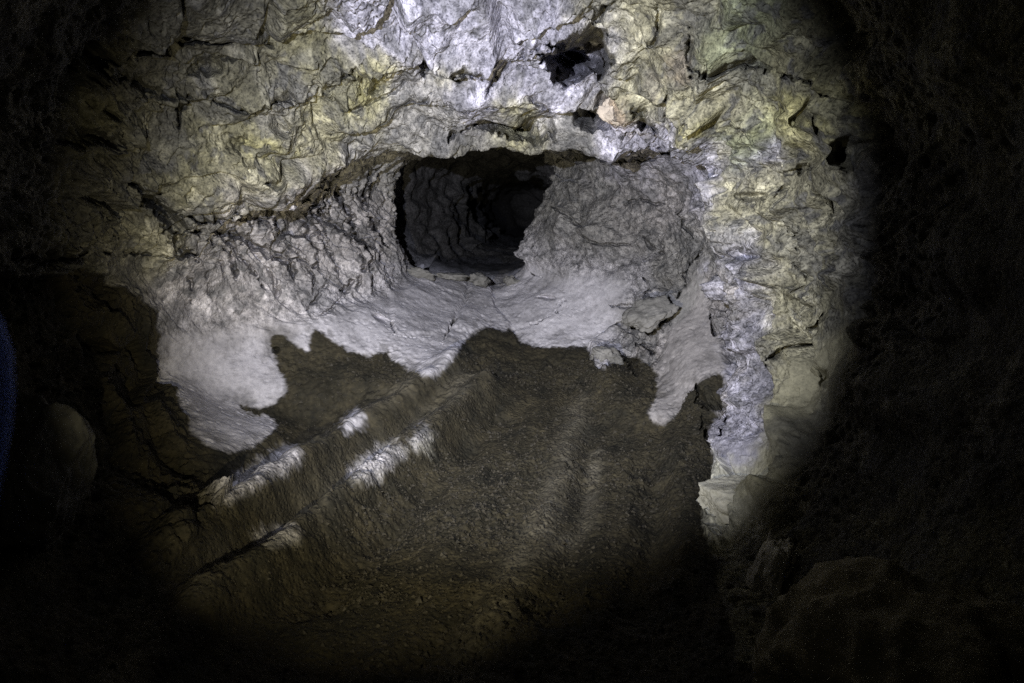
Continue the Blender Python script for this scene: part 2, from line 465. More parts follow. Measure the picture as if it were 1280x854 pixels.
bulge(1150, 500, 100, 40, .10, 10, 20)
bulge(1180, 60, 90, 60, .10, 0, 21)
bulge(545, 270, 34, 40, .12, 0, 22, 8.8)

# lips of the arch, one behind the other
ridge([(300, 238), (420, 196), (520, 176), (640, 181), (760, 186), (850, 182)], .07, .07, 201)
ridge([(395, 168), (470, 142), (540, 112), (620, 102), (700, 118), (770, 132)], .09, .08, 202)
ridge([(250, 122), (370, 104), (440, 66), (520, 42), (600, 46), (670, 58)], .10, .09, 203)
ridge([(800, 20), (850, 90), (880, 150), (905, 230), (912, 330), (925, 420), (935, 500)], .10, .08, 204)
ridge([(150, 210), (230, 235), (300, 230)], .10, .08, 205)
_bx, _by, _ = project(FP + N.reshape(-1, 3) * H[:, None])
xy_x = np.where(vis, _bx, xy_x); xy_y = np.where(vis, _by, xy_y)

# ------------------------------------------------------------------ surface kinds, as soft masks
wx = xy_x + 2.5 * noise(FP, 3.1, 90) + 2.2 * noise(FP, 11, 91) + 1.8 * noise(FP, 31, 92)
wy = xy_y + 2.0 * noise(FP, 3.1, 93) + 1.8 * noise(FP, 11, 94) + 1.4 * noise(FP, 31, 95)
SOIL_AND_SHADE = [(-300, 360), (60, 345), (120, 335), (150, 352), (185, 385), (200, 400), (204, 440), (208, 470), (222, 505), (246, 550), (285, 566), (325, 554), (346, 536),  # dark earth floor; the outline also paints cast shadows in its colour
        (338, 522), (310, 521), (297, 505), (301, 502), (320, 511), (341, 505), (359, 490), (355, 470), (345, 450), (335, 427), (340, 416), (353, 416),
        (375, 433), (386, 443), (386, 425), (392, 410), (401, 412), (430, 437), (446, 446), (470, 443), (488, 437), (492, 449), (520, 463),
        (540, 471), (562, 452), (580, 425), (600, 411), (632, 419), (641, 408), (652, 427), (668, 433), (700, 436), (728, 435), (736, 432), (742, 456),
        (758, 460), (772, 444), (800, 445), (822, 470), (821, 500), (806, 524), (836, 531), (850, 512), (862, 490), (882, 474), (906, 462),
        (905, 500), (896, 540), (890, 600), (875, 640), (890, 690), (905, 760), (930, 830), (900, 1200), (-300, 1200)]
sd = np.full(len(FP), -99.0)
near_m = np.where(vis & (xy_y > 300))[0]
sd[near_m] = in_poly(SOIL_AND_SHADE, wx[near_m], wy[near_m], 2) + 2.4 * noise(FP[near_m], 19, 88) + 2.2 * noise(FP[near_m], 52, 89)
soil_shade = sstep(-2.5, 3.0, sd)
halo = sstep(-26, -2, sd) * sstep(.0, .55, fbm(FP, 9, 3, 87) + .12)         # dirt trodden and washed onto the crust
soil_shade = np.maximum(soil_shade, .45 * halo * (xy_y > 395))
soil_shade0 = soil_shade.copy()
# ridge crests that catch the light, painted pale
for poly in ([(248, 626), (266, 640), (296, 620), (340, 603), (378, 577), (372, 558), (340, 562), (300, 594)],
             [(427, 588), (452, 610), (484, 592), (512, 566), (502, 548), (468, 562)], [(508, 545), (518, 566), (540, 570), (546, 544), (534, 528)],
             [(430, 548), (458, 527), (452, 513), (430, 524)],
             [(312, 666), (335, 692), (372, 687), (382, 665), (350, 649), (325, 655)]):
    m = np.where(vis & (xy_y > 470))[0]
    dd = in_poly(poly, wx[m], wy[m], 2) + 8 * noise(FP[m], 12, 97) + 6 * noise(FP[m], 36, 98)
    soil_shade[m] = np.minimum(soil_shade[m], 1 - sstep(-7, 9, dd) * .9)
soil_shade[~vis & floorish & (FP[:, 1] < 6)] = 1.0
soil_shade[vis & (xy_y > 840) & floorish] = 1.0
soil_shade = np.maximum(soil_shade, CRACK_SHADE * .85).astype(np.float32)
dust = np.zeros(len(FP), np.float32)                        # thin pale dust on the worn tracks
for pts, w in (([(560, 850), (625, 765), (670, 670), (705, 590), (722, 500)], .09), ([(255, 640), (385, 560), (500, 492), (560, 450)], .12),
               ([(345, 672), (465, 578), (530, 533), (590, 480)], .12), ([(600, 750), (735, 650), (745, 560)], .05), ([(150, 850), (240, 740), (300, 690)], .10)):
    idx, d, pos = near(poly3(pts, .1), w * 2.5)
    dust[idx] = np.maximum(dust[idx], np.exp(-(d / w) ** 2) * (.55 + .6 * fbm(FP[idx], 7, 3, 130)))

# rock classes by where the walls are
ropy = np.zeros(len(FP), np.float32)
m = np.where(vis & (xy_x < 560) & (xy_y > 180) & (xy_y < 480))[0]
ropy[m] = sstep(-18, 14, in_poly([(130, 330), (170, 290), (240, 280), (330, 262), (360, 240), (400, 215), (450, 195), (500, 200), (505, 330), (470, 360),
                                  (440, 390), (380, 405), (300, 418), (210, 428), (195, 385)], wx[m], wy[m]))
smooth = np.zeros(len(FP), np.float32)                       # silty crust: clay bank, inner floor, leaning slab
m = np.where(vis & (xy_y > 330) & (xy_y < 620))[0]
smooth[m] = np.maximum(sstep(-14, 12, in_poly([(200, 420), (300, 408), (380, 398), (440, 385), (500, 362), (510, 335), (560, 335), (660, 325), (700, 345), (780, 350),
        (790, 400), (740, 440), (600, 480), (400, 560), (250, 580)], wx[m], wy[m])),
        sstep(-6, 8, in_poly([(845, 375), (880, 330), (890, 395), (915, 470), (850, 520), (805, 540), (815, 480)], wx[m], wy[m])))
soft_r = np.where(vis, sstep(-15, 15, in_poly([(895, 555), (945, 540), (960, 470), (1010, 430), (1060, 400), (1080, 480), (1000, 620), (960, 680), (890, 640)], wx, wy)), 0).astype(np.float32)
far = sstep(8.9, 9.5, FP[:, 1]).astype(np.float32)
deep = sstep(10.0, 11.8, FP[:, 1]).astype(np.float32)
inner = np.where(vis, sstep(5.6, 6.2, FP[:, 1]) * (1 - soil_shade), 0).astype(np.float32)

# ------------------------------------------------------------------ relief
soil_shade0[~vis & floorish & (FP[:, 1] < 6)] = 1.0; soil_shade0[vis & (xy_y > 840) & floorish] = 1.0
soil_shade_z = soil_shade0 * floorish
rock = np.clip(1 - soil_shade_z - smooth - ropy * .95 - soft_r * .3, 0, 1) * (1 - .55 * inner) * (.28 + .72 * sstep(2.9, 4.0, FP[:, 1]))
warp = np.stack([noise(FP, 2.3, 60), noise(FP, 2.3, 61), noise(FP, 2.3, 62)], 1)
Q = FP + .12 * warp
H += .085 * fbm(FP, 1.1, 3, 1) * (1 - .75 * np.maximum(soil_shade_z, smooth)) * (1 - .3 * ropy)
# craggy rock: tilted blocks in beds, chipped faces, then lumps and pits; some faces stay smooth
idx = np.where((rock > .02) & (FP[:, 1] > .8))[0]
q = Q[idx]; rk_ = rock[idx]
f1, f2, cid, tl = worley(q + .06 * warp[idx], (1.9, 1.9, 3.3), 5, True)
H[idx] += rk_ * (.15 * (cid - .5) + .15 * tl) * sstep(.0, .22, f2 - f1)
f1, f2, cid, tl = worley(q + .03 * np.stack([noise(q, 7, 63), noise(q, 7, 64), noise(q, 7, 65)], 1), (4.6, 4.6, 7.5), 6, True)
rough = sstep(-.28, .3, noise(FP[idx], 1.9, 71) + .4 * noise(FP[idx], 5.5, 72))          # rough crust against smooth face
H[idx] += rk_ * (.055 * (cid - .5) + .075 * tl) * sstep(0, .3, f2 - f1) * (.45 + .55 * rough)
H[idx] += rk_ * (.030 * fbm(q, 5, 3, 70) + .012 * fbm(q, 19, 3, 75, .6) * rough)
f1, f2, cid = worley(FP[idx] + .006 * warp[idx], 24, 8)
H[idx] += rk_ * rough * (.030 * (.5 - f1) * (.4 + cid))
f1, f2, cid = worley(FP[idx], 52, 18)
H[idx] += rk_ * rough * .016 * (.5 - f1)
H[idx] -= rk_ * .05 * sstep(.22, .5, noise(FP[idx], 14, 68)) * sstep(-.1, .3, noise(FP[idx], 3, 69))
H[idx] -= rk_ * .05 * sstep(.2, .5, noise(FP[idx], 30, 67)) * (.3 + .7 * rough)
# ropy folds: strands that sweep down towards the inner floor, each overlapping the next
idx = np.where(ropy > .01)[0]
q = FP[idx]
along = np.stack([q[:, 0] * 1.0 + q[:, 2] * .15, q[:, 1] * 1.0 - q[:, 2] * .8, q[:, 2]], 1)
ph = (q[:, 1] * 3.4 + q[:, 2] * 3.0 - q[:, 0] * 1.2) + 1.0 * noise(q, 1.7, 80) + .45 * noise(q, 4.5, 81)
saw = ph * 1.5 - np.floor(ph * 1.5)
saw2 = ph * 3.7 + .4 * noise(q, 6, 83); saw2 = saw2 - np.floor(saw2)
up = sstep(1.02, 1.42, q[:, 2])                   # rougher higher up, smoother at the base
H[idx] += ropy[idx] * ((.035 * (saw - .5) * sstep(0, .12, 1 - saw)) * (.35 + .65 * up) + .018 * (saw2 - .5) * sstep(0, .2, 1 - saw2) * (.25 + .75 * up)
                       + .016 * (ridged(q, (7, 7, 10), 3, 84) - .7) * (.3 + .7 * up) + .010 * fbm(q, 14, 3, 86) * (.4 + .6 * up))
wv = .22 * np.stack([noise(q, 2.6, 180), noise(q, 2.6, 181), noise(q, 2.6, 182)], 1) + .05 * np.stack([noise(q, 9, 183), noise(q, 9, 184), noise(q, 9, 185)], 1)
qw = q + wv
net = np.stack([(.75 * qw[:, 1] - .66 * qw[:, 2]) * 2.3, (.66 * qw[:, 1] + .75 * qw[:, 2]) * 8.0, qw[:, 0] * 3.0], 1)
f1, f2, cid = worley(net, 1.0, 21)
open_ = sstep(-.05, .35, noise(q, 2.1, 190) + .55 * np.exp(-(((xy_x[idx] - 405) / 85) ** 2 + ((xy_y[idx] - 275) / 55) ** 2)) - .12) * up * sstep(225, 290, xy_x[idx])
gap = np.clip(1 - (f2 - f1) / (.05 + .16 * open_), 0, 1)
CV[idx] = np.maximum(CV[idx], ropy[idx] * .30 * gap ** .8 * (.15 + .85 * open_) * sstep(.0, .3, open_ + .1 * up))
H[idx] += ropy[idx] * .040 * (cid - .5) * (.35 + .65 * up)
# silty crust
idx = np.where((smooth > .01) | (soft_r > .01))[0]
q = FP[idx]; sm = np.maximum(smooth[idx], soft_r[idx])
H[idx] += sm * (.020 * fbm(q, 2.4, 2, 20) + .006 * fbm(q, 11, 3, 21) - .006 * sstep(.25, .5, noise(q, 24, 23)))
H[idx] += sm * .014 * sstep(3, -8, sd[idx]) * (1 - soil_shade[idx])          # crust stands a little above the soil
for k, poly in enumerate(([(514, 332), (572, 332), (584, 354), (581, 375), (524, 356)], [(487, 366), (521, 356), (581, 375), (562, 411), (545, 421), (491, 420)],
        [(575, 332), (610, 350), (618, 384), (637, 405), (650, 432), (565, 412), (584, 375), (586, 354)], [(618, 362), (680, 345), (715, 379), (703, 388), (695, 403), (667, 410), (637, 405), (620, 384)],
        [(735, 432), (742, 456), (758, 460), (775, 440), (800, 425), (770, 405)])):
    m = np.where(vis & (xy_y > 325) & (xy_y < 470) & (FP[:, 1] > 5.8))[0]
    H[m] += (.030, .018, .034, .012, .05)[k] * sstep(-2, 4, in_poly(poly, wx[m], wy[m])) * (1 + .5 * noise(FP[m], 4, 300 + k))
idx = np.where(FP[:, 1] > 7.6)[0]
H[idx] += sstep(7.6, 8.6, FP[idx, 1]) * ((.16 - .11 * floorish[idx]) * fbm(FP[idx], 1.7, 3, 220, .55))
# inner rock
idx = np.where(inner * (1 - smooth) > .02)[0]
q = FP[idx]
H[idx] += (inner * (1 - smooth) * (1 - .7 * far))[idx] * (.04 * fbm(q, 2.6, 3, 25) + .02 * (ridged(q, 6, 3, 27) - .7) + .008 * fbm(q, 22, 2, 29))
# soil: clods and grit
idx = np.where((soil_shade0 > .02) & (FP[:, 1] > .8))[0]
q = FP[idx]
f1, f2, cid = worley(q + .01 * warp[idx], 15, 9)
cl = sstep(-.25, .3, noise(q, 1.6, 31))
groove = np.stack([(q[:, 0] * .95 - q[:, 1] * .30) * 7.0, (q[:, 0] * .30 + q[:, 1] * .95) * .9, q[:, 2] * 2], 1)
H[idx] += soil_shade0[idx] * floorish[idx] * (.030 * noise(groove, 1.0, 34) + .018 * noise(groove, 2.3, 35))
H[idx] += soil_shade0[idx] * (.010 * fbm(q, 4.5, 3, 32) + .030 * cl * (.55 - f1) * (.3 + cid))
f1, f2, cid = worley(q, 38, 10)
H[idx] += soil_shade0[idx] * .022 * (.5 - f1) * (.3 + 1.0 * cid) * (.35 + .65 * cl)
H[idx] += soil_shade0[idx] * .006 * fbm(q, 30, 2, 33)

CV *= 1 + .5 * fbm(FP, 8, 3, 230)
P2 = (FP + N.reshape(-1, 3) * H[:, None] + VD * CV[:, None]).reshape(NT, NS, 3)
N2 = normals(P2)
if FLIP: N2 = -N2

# ------------------------------------------------------------------ mineral colour of the rock, with dimmer light at the sides painted in
GREY, LILAC, CREAM, OLIVE, YELL, MAUVE, SILT, DARKR, GREEN, PEACH = map(np.array, (
    (.31, .30, .29), (.40, .39, .47), (.35, .33, .23), (.185, .175, .11), (.37, .345, .165), (.40, .375, .375), (.45, .435, .475), (.125, .12, .10), (.25, .27, .165), (.62, .47, .34)))
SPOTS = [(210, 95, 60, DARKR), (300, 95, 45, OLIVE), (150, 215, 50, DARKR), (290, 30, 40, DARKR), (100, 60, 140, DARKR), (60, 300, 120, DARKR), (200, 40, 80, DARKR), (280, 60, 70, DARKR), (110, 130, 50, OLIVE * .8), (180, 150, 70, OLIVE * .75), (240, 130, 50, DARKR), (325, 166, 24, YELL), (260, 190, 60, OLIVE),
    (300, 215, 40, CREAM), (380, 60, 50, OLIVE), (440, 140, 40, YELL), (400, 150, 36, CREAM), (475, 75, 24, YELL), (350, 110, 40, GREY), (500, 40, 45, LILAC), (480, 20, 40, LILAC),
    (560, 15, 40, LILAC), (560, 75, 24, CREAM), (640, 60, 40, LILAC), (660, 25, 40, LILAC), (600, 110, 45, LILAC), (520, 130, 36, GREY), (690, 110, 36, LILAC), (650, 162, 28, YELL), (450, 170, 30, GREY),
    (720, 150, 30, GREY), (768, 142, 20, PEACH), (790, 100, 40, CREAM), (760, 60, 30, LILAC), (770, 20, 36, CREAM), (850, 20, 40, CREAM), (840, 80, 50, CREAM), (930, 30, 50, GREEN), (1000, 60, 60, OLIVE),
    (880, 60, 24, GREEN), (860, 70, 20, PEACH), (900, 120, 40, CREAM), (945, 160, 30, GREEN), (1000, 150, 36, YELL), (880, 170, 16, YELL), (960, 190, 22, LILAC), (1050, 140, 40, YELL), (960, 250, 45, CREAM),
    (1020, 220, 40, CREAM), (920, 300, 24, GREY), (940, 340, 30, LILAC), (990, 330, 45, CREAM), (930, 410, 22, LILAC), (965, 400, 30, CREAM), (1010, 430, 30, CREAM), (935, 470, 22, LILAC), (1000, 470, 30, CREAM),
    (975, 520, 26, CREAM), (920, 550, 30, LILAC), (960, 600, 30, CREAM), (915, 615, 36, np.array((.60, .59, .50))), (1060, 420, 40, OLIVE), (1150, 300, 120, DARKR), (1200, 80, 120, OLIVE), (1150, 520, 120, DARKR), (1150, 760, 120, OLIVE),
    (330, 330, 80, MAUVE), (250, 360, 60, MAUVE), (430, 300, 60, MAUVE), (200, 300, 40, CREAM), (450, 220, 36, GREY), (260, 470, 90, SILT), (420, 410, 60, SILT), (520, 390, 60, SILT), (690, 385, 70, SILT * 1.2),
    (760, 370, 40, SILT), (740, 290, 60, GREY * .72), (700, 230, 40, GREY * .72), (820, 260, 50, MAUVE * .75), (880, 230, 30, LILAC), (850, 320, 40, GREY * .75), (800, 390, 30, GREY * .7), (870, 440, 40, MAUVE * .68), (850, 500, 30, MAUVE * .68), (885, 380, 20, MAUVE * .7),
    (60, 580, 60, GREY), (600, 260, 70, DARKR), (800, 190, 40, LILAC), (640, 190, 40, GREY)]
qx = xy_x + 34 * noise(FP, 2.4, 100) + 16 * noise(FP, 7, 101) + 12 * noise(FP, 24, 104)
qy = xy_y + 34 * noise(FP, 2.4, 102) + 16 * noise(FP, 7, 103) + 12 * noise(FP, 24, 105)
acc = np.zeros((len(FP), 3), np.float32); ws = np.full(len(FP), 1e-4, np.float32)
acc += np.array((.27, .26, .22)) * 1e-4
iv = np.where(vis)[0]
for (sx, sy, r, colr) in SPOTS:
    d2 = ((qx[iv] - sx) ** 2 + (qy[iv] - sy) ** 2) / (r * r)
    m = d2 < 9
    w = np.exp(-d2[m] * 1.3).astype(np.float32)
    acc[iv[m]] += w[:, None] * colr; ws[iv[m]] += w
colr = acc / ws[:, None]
blot = np.clip(.5 + .9 * fbm(FP, 5, 3, 110), 0, 1)[:, None]
colr = colr * (1 - .30 * smooth[:, None] * sstep(-.1, .5, fbm(FP, 3.2, 4, 112, .6))[:, None] - .22 * smooth[:, None] * sstep(.25, .5, fbm(FP, 21, 2, 113))[:, None])
rk = (1 - np.maximum(smooth, soft_r))[:, None]
colr = colr * (1 - .38 * rk * (1 - blot)) 
white = sstep(.12, .5, fbm(FP, 6.5, 4, 115, .6))[:, None] * rk * (1 - .6 * inner[:, None])
colr = colr * (1 + .75 * white) + np.array((.02, .02, .025)) * white
dark = np.maximum(sstep(.12, .5, fbm(FP, 9, 4, 120, .65)), .75 * sstep(.1, .45, fbm(FP, 2.8, 4, 125, .6)))[:, None] * rk
colr = colr * (1 - .7 * dark) + np.array((.10, .10, .105)) * .7 * dark
colr = colr * (1 - far[:, None]) + (np.array((.042, .041, .045)) * (1 - deep[:, None]) + np.array((.05, .05, .055)) * deep[:, None]) * far[:, None]      # darker rock colour in the passage
colr = colr * (1 - .16 * (1 - np.maximum(smooth, ropy))[:, None])
colr = np.clip(colr, .03, .75)

# ------------------------------------------------------------------ materials
def nodes(mat):
    mat.use_nodes = True
    nt = mat.node_tree
    return nt, nt.nodes, nt.links

def cave_material():
    mat = bpy.data.materials.new('cave_rock_and_soil')
    nt, nd, lk = nodes(mat)
    bsdf = nd['Principled BSDF']
    tc = nd.new('ShaderNodeNewGeometry')
    at = nd.new('ShaderNodeAttribute'); at.attribute_name = 'mineral'
    mk = nd.new('ShaderNodeAttribute'); mk.attribute_name = 'kinds'      # r dark earth and painted shade, g dust, b smooth silt
    sep = nd.new('ShaderNodeSeparateColor'); lk.new(mk.outputs['Color'], sep.inputs[0])
    def nz(scale, detail=6, rough=.6):
        n = nd.new('ShaderNodeTexNoise'); n.inputs['Scale'].default_value = scale
        n.inputs['Detail'].default_value = detail; n.inputs['Roughness'].default_value = rough
        lk.new(tc.outputs['Position'], n.inputs['Vector']); return n
    def ramp(src, a, b, c0=(0, 0, 0, 1), c1=(1, 1, 1, 1)):
        r = nd.new('ShaderNodeValToRGB'); r.color_ramp.elements[0].position = a; r.color_ramp.elements[1].position = b
        r.color_ramp.elements[0].color = c0; r.color_ramp.elements[1].color = c1
        lk.new(src, r.inputs[0]); return r
    def mix(a, b, fac, mode='MIX'):
        m = nd.new('ShaderNodeMix'); m.data_type = 'RGBA'; m.blend_type = mode
        for s, v in ((m.inputs[6], a), (m.inputs[7], b), (m.inputs[0], fac)):
            if hasattr(v, 'links'): lk.new(v, s)
            else: s.default_value = v
        return m.outputs[2]
    def math_(op, a, b):
        m = nd.new('ShaderNodeMath'); m.operation = op
        for s, v in ((m.inputs[0], a), (m.inputs[1], b)):
            if hasattr(v, 'links'): lk.new(v, s)
            else: s.default_value = v
        return m.outputs[0]
    n1 = nz(26, 6, .68); n2 = nz(90, 4, .7); n3 = nz(4.2, 7, .66)
    inv = math_('SUBTRACT', 1.0, sep.outputs[2])
    grain = ramp(n1.outputs['Fac'], .34, .62, (.34, .34, .35, 1), (1.28, 1.27, 1.25, 1))
    rockc = mix(at.outputs['Color'], grain.outputs[0], math_('MULTIPLY_ADD', inv, .75), 'MULTIPLY')
    pits = ramp(n2.outputs['Fac'], .36, .5, (.45, .45, .46, 1), (1.08, 1.08, 1.08, 1))
    rockc = mix(rockc, pits.outputs[0], math_('MULTIPLY_ADD', inv, .7), 'MULTIPLY')
    # soil
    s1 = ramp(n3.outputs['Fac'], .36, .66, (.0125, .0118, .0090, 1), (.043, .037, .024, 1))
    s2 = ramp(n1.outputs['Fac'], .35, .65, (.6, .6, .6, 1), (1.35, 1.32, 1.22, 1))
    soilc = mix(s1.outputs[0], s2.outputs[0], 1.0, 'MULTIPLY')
    vor = nd.new('ShaderNodeTexVoronoi'); vor.inputs['Scale'].default_value = 120; lk.new(tc.outputs['Position'], vor.inputs['Vector'])
    spec = ramp(vor.outputs['Distance'], .08, .2, (1, 1, 1, 1), (0, 0, 0, 1))
    gate = ramp(n2.outputs['Fac'], .56, .62)
    soilc = mix(soilc, (.30, .27, .2, 1), math_('MULTIPLY', math_('MULTIPLY', spec.outputs[0], gate.outputs[0]), .8))
    soilc = mix(soilc, (.34, .31, .25, 1), math_('MULTIPLY', sep.outputs[1], .24))
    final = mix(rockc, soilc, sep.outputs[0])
    lk.new(final, bsdf.inputs['Base Color'])
    rgh = ramp(n1.outputs['Fac'], .3, .7, (.72, .72, .72, 1), (.98, .98, .98, 1))
    lk.new(rgh.outputs[0], bsdf.inputs['Roughness'])
    bsdf.inputs['Specular IOR Level'].default_value = .22
    b1 = nd.new('ShaderNodeBump'); b1.inputs['Distance'].default_value = .012
    lk.new(math_('MULTIPLY_ADD', inv, .25), b1.inputs['Strength'])
    b1.inputs['Strength'].default_value = .5
    lk.new(n1.outputs['Fac'], b1.inputs['Height'])
    b2 = nd.new('ShaderNodeBump'); b2.inputs['Strength'].default_value = .45; b2.inputs['Distance'].default_value = .006
    lk.new(n2.outputs['Fac'], b2.inputs['Height']); lk.new(b1.outputs[0], b2.inputs['Normal'])
    v2 = nd.new('ShaderNodeTexVoronoi'); v2.inputs['Scale'].default_value = 42; lk.new(tc.outputs['Position'], v2.inputs['Vector'])
    vr = ramp(v2.outputs['Distance'], .12, .5)
    b3 = nd.new('ShaderNodeBump'); b3.inputs['Distance'].default_value = .012
    lk.new(math_('MULTIPLY', inv, .55), b3.inputs['Strength'])
    lk.new(vr.outputs[0], b3.inputs['Height']); lk.new(b2.outputs[0], b3.inputs['Normal'])
    lk.new(b3.outputs[0], bsdf.inputs['Normal'])
    for m_ in nd:
        if m_.type == 'MATH' and m_.operation == 'MULTIPLY_ADD':
            m_.inputs[2].default_value = .30
    return mat
CAVE = cave_material()

def simple_rock(name, col_a, col_b, scale=9, bump=.02, rough=.9):
    mat = bpy.data.materials.new(name)
    nt, nd, lk = nodes(mat)
    b = nd['Principled BSDF']; g_ = nd.new('ShaderNodeNewGeometry')
    n = nd.new('ShaderNodeTexNoise'); n.inputs['Scale'].default_value = scale; n.inputs['Detail'].default_value = 8; n.inputs['Roughness'].default_value = .65
    lk.new(g_.outputs['Position'], n.inputs['Vector'])
    r = nd.new('ShaderNodeValToRGB'); r.color_ramp.elements[0].position = .34; r.color_ramp.elements[1].position = .66
    r.color_ramp.elements[0].color = (*col_a, 1); r.color_ramp.elements[1].color = (*col_b, 1)
    lk.new(n.outputs['Fac'], r.inputs[0]); lk.new(r.outputs[0], b.inputs['Base Color'])
    n2 = nd.new('ShaderNodeTexNoise'); n2.inputs['Scale'].default_value = scale * 5; n2.inputs['Detail'].default_value = 6
    lk.new(g_.outputs['Position'], n2.inputs['Vector'])
    bp = nd.new('ShaderNodeBump'); bp.inputs['Strength'].default_value = .6; bp.inputs['Distance'].default_value = bump
    lk.new(n2.outputs['Fac'], bp.inputs['Height']); lk.new(bp.outputs[0], b.inputs['Normal'])
    b.inputs['Roughness'].default_value = rough; b.inputs['Specular IOR Level'].default_value = .2
    return mat

# ------------------------------------------------------------------ cut the tube into the pieces of the place
qt = (T[:-1] + T[1:]) / 2                                     # per quad
qu = np.repeat(((np.arange(NS) + .5) / NS * 18.0)[None], NT - 1, 0)
flat = lambda A: A.reshape(NT, NS)
cx = flat(wx)[:-1]; cy = flat(wy)[:-1]; cY = P[:-1, :, 1]; cv = VIS[:-1]
pxq = PX[:-1]; pyq = PY[:-1]
NAMES = ['ground', 'ceiling', 'wall_left', 'wall_right', 'wall_far', 'passage', 'rock_arch', 'rock_pillar', 'ropy_lava_flow', 'clay_bank',
         'dirt_ridge', 'dirt_ridge', 'crust_slab', 'crust_slab', 'crust_slab', 'crust_slab', 'leaning_slab', 'wall_back']
reg = np.zeros((NT - 1, NS), np.int32)
fl = (qu < 3.0) | (qu > 15.3)
reg[~fl & (qu < 7.3)] = 3
reg[~fl & (qu >= 7.3) & (qu < 11.3)] = 1
reg[~fl & (qu >= 11.3)] = 2
tE = 5.35                                                     # ring index where the arch face starts
reg[~fl & (qt > tE) & (qt <= 8) & (qu >= 7.0) & (qu < 11.8)] = 6
reg[~fl & (qt > tE) & (qt <= 7.5) & (qu < 7.0)] = 7
reg[~fl & (qt > 7.5) & (qt <= 10) & (qu < 9.2)] = 4
reg[~fl & (qt > 8) & (qt <= 10) & (qu >= 9.2) & (qu < 11)] = 4
rq = flat(ropy)[:-1]; smq = flat(smooth)[:-1]; soq = flat(soil_shade)[:-1]; sdq = flat(sd)[:-1]
reg[(rq > .5) & cv & (qt < 10.0)] = 8
def mark(poly, idn, cond):
    m = cv & cond
    r_ = np.zeros_like(m); r_[m] = in_poly(poly, cx[m], cy[m]) > 0
    reg[r_] = idn
mark([(195, 422), (300, 408), (380, 402), (440, 390), (486, 366), (491, 398), (491, 440), (440, 452), (400, 470), (360, 500), (345, 545), (285, 570), (240, 556), (200, 450)],
     9, (soq < .5) & (rq <= .5) & (qt > 5.5))
mark([(205, 690), (262, 655), (320, 615), (385, 585), (440, 552), (500, 515), (552, 485), (585, 440), (570, 425), (530, 450), (490, 478), (430, 512), (380, 540), (330, 560), (255, 615), (190, 670)], 10, fl)
mark([(250, 770), (310, 705), (370, 690), (430, 640), (480, 612), (548, 570), (590, 520), (618, 470), (600, 450), (570, 480), (525, 515), (460, 555), (400, 600), (330, 650), (260, 715), (215, 770)], 11, fl)
mark([(514, 332), (572, 332), (584, 354), (581, 375), (524, 356)], 12, (soq < .5) & (qt > 8))
mark([(487, 366), (521, 356), (581, 375), (562, 411), (545, 421), (491, 420)], 13, (soq < .5) & (qt > 7.5))
mark([(575, 332), (610, 350), (618, 384), (637, 405), (650, 432), (565, 412), (584, 375), (586, 354)], 14, (soq < .5) & (qt > 8))
mark([(618, 362), (680, 345), (715, 379), (703, 388), (695, 403), (667, 410), (637, 405), (620, 384)], 15, (soq < .5) & (qt > 8))
mark([(848, 378), (882, 320), (890, 395), (915, 470), (850, 525), (800, 540), (815, 470)], 16, (soq < .5) & (cY < 7.2) & (qt > 6.3))
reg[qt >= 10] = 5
reg[qt < 2] = 17

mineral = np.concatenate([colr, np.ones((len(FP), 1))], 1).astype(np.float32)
sil = np.maximum(np.maximum(smooth, soft_r * .8), ropy * .35)
kinds = np.stack([soil_shade, np.clip(dust, 0, 1), sil, np.ones_like(soil_shade)], 1).astype(np.float32)
V2 = P2.reshape(-1, 3).astype(np.float32); NN2 = N2.reshape(-1, 3).astype(np.float32)
ii = np.arange((NT - 1) * NS); ri = ii // NS; ci = ii % NS
qa = ri * NS + ci; qb = ri * NS + (ci + 1) % NS
quads = np.stack([qa, qb, qb + NS, qa + NS], 1)
if FLIP: quads = quads[:, ::-1]
regf = reg.ravel()

def patch(idn, name):
    fs = quads[regf == idn]
    if len(fs) == 0: return None
    used, invx = np.unique(fs, return_inverse=True)
    invx = invx.reshape(-1)
    me = bpy.data.meshes.new(name)
    me.vertices.add(len(used)); me.vertices.foreach_set('co', V2[used].ravel())
    me.loops.add(len(invx)); me.loops.foreach_set('vertex_index', invx.astype(np.int32))
    me.polygons.add(len(fs)); me.polygons.foreach_set('loop_start', np.arange(0, len(invx), 4, dtype=np.int32))
    me.update(calc_edges=True)
    me.polygons.foreach_set('use_smooth', np.ones(len(fs), bool))
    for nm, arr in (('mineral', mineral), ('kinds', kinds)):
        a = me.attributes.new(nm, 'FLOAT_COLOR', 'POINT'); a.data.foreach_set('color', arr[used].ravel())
    me.normals_split_custom_set_from_vertices(NN2[used].tolist())
    me.materials.append(CAVE)
    o = bpy.data.objects.new(name, me); COL.objects.link(o)
    return o
obs = {k: patch(k, NAMES[k]) for k in range(len(NAMES))}

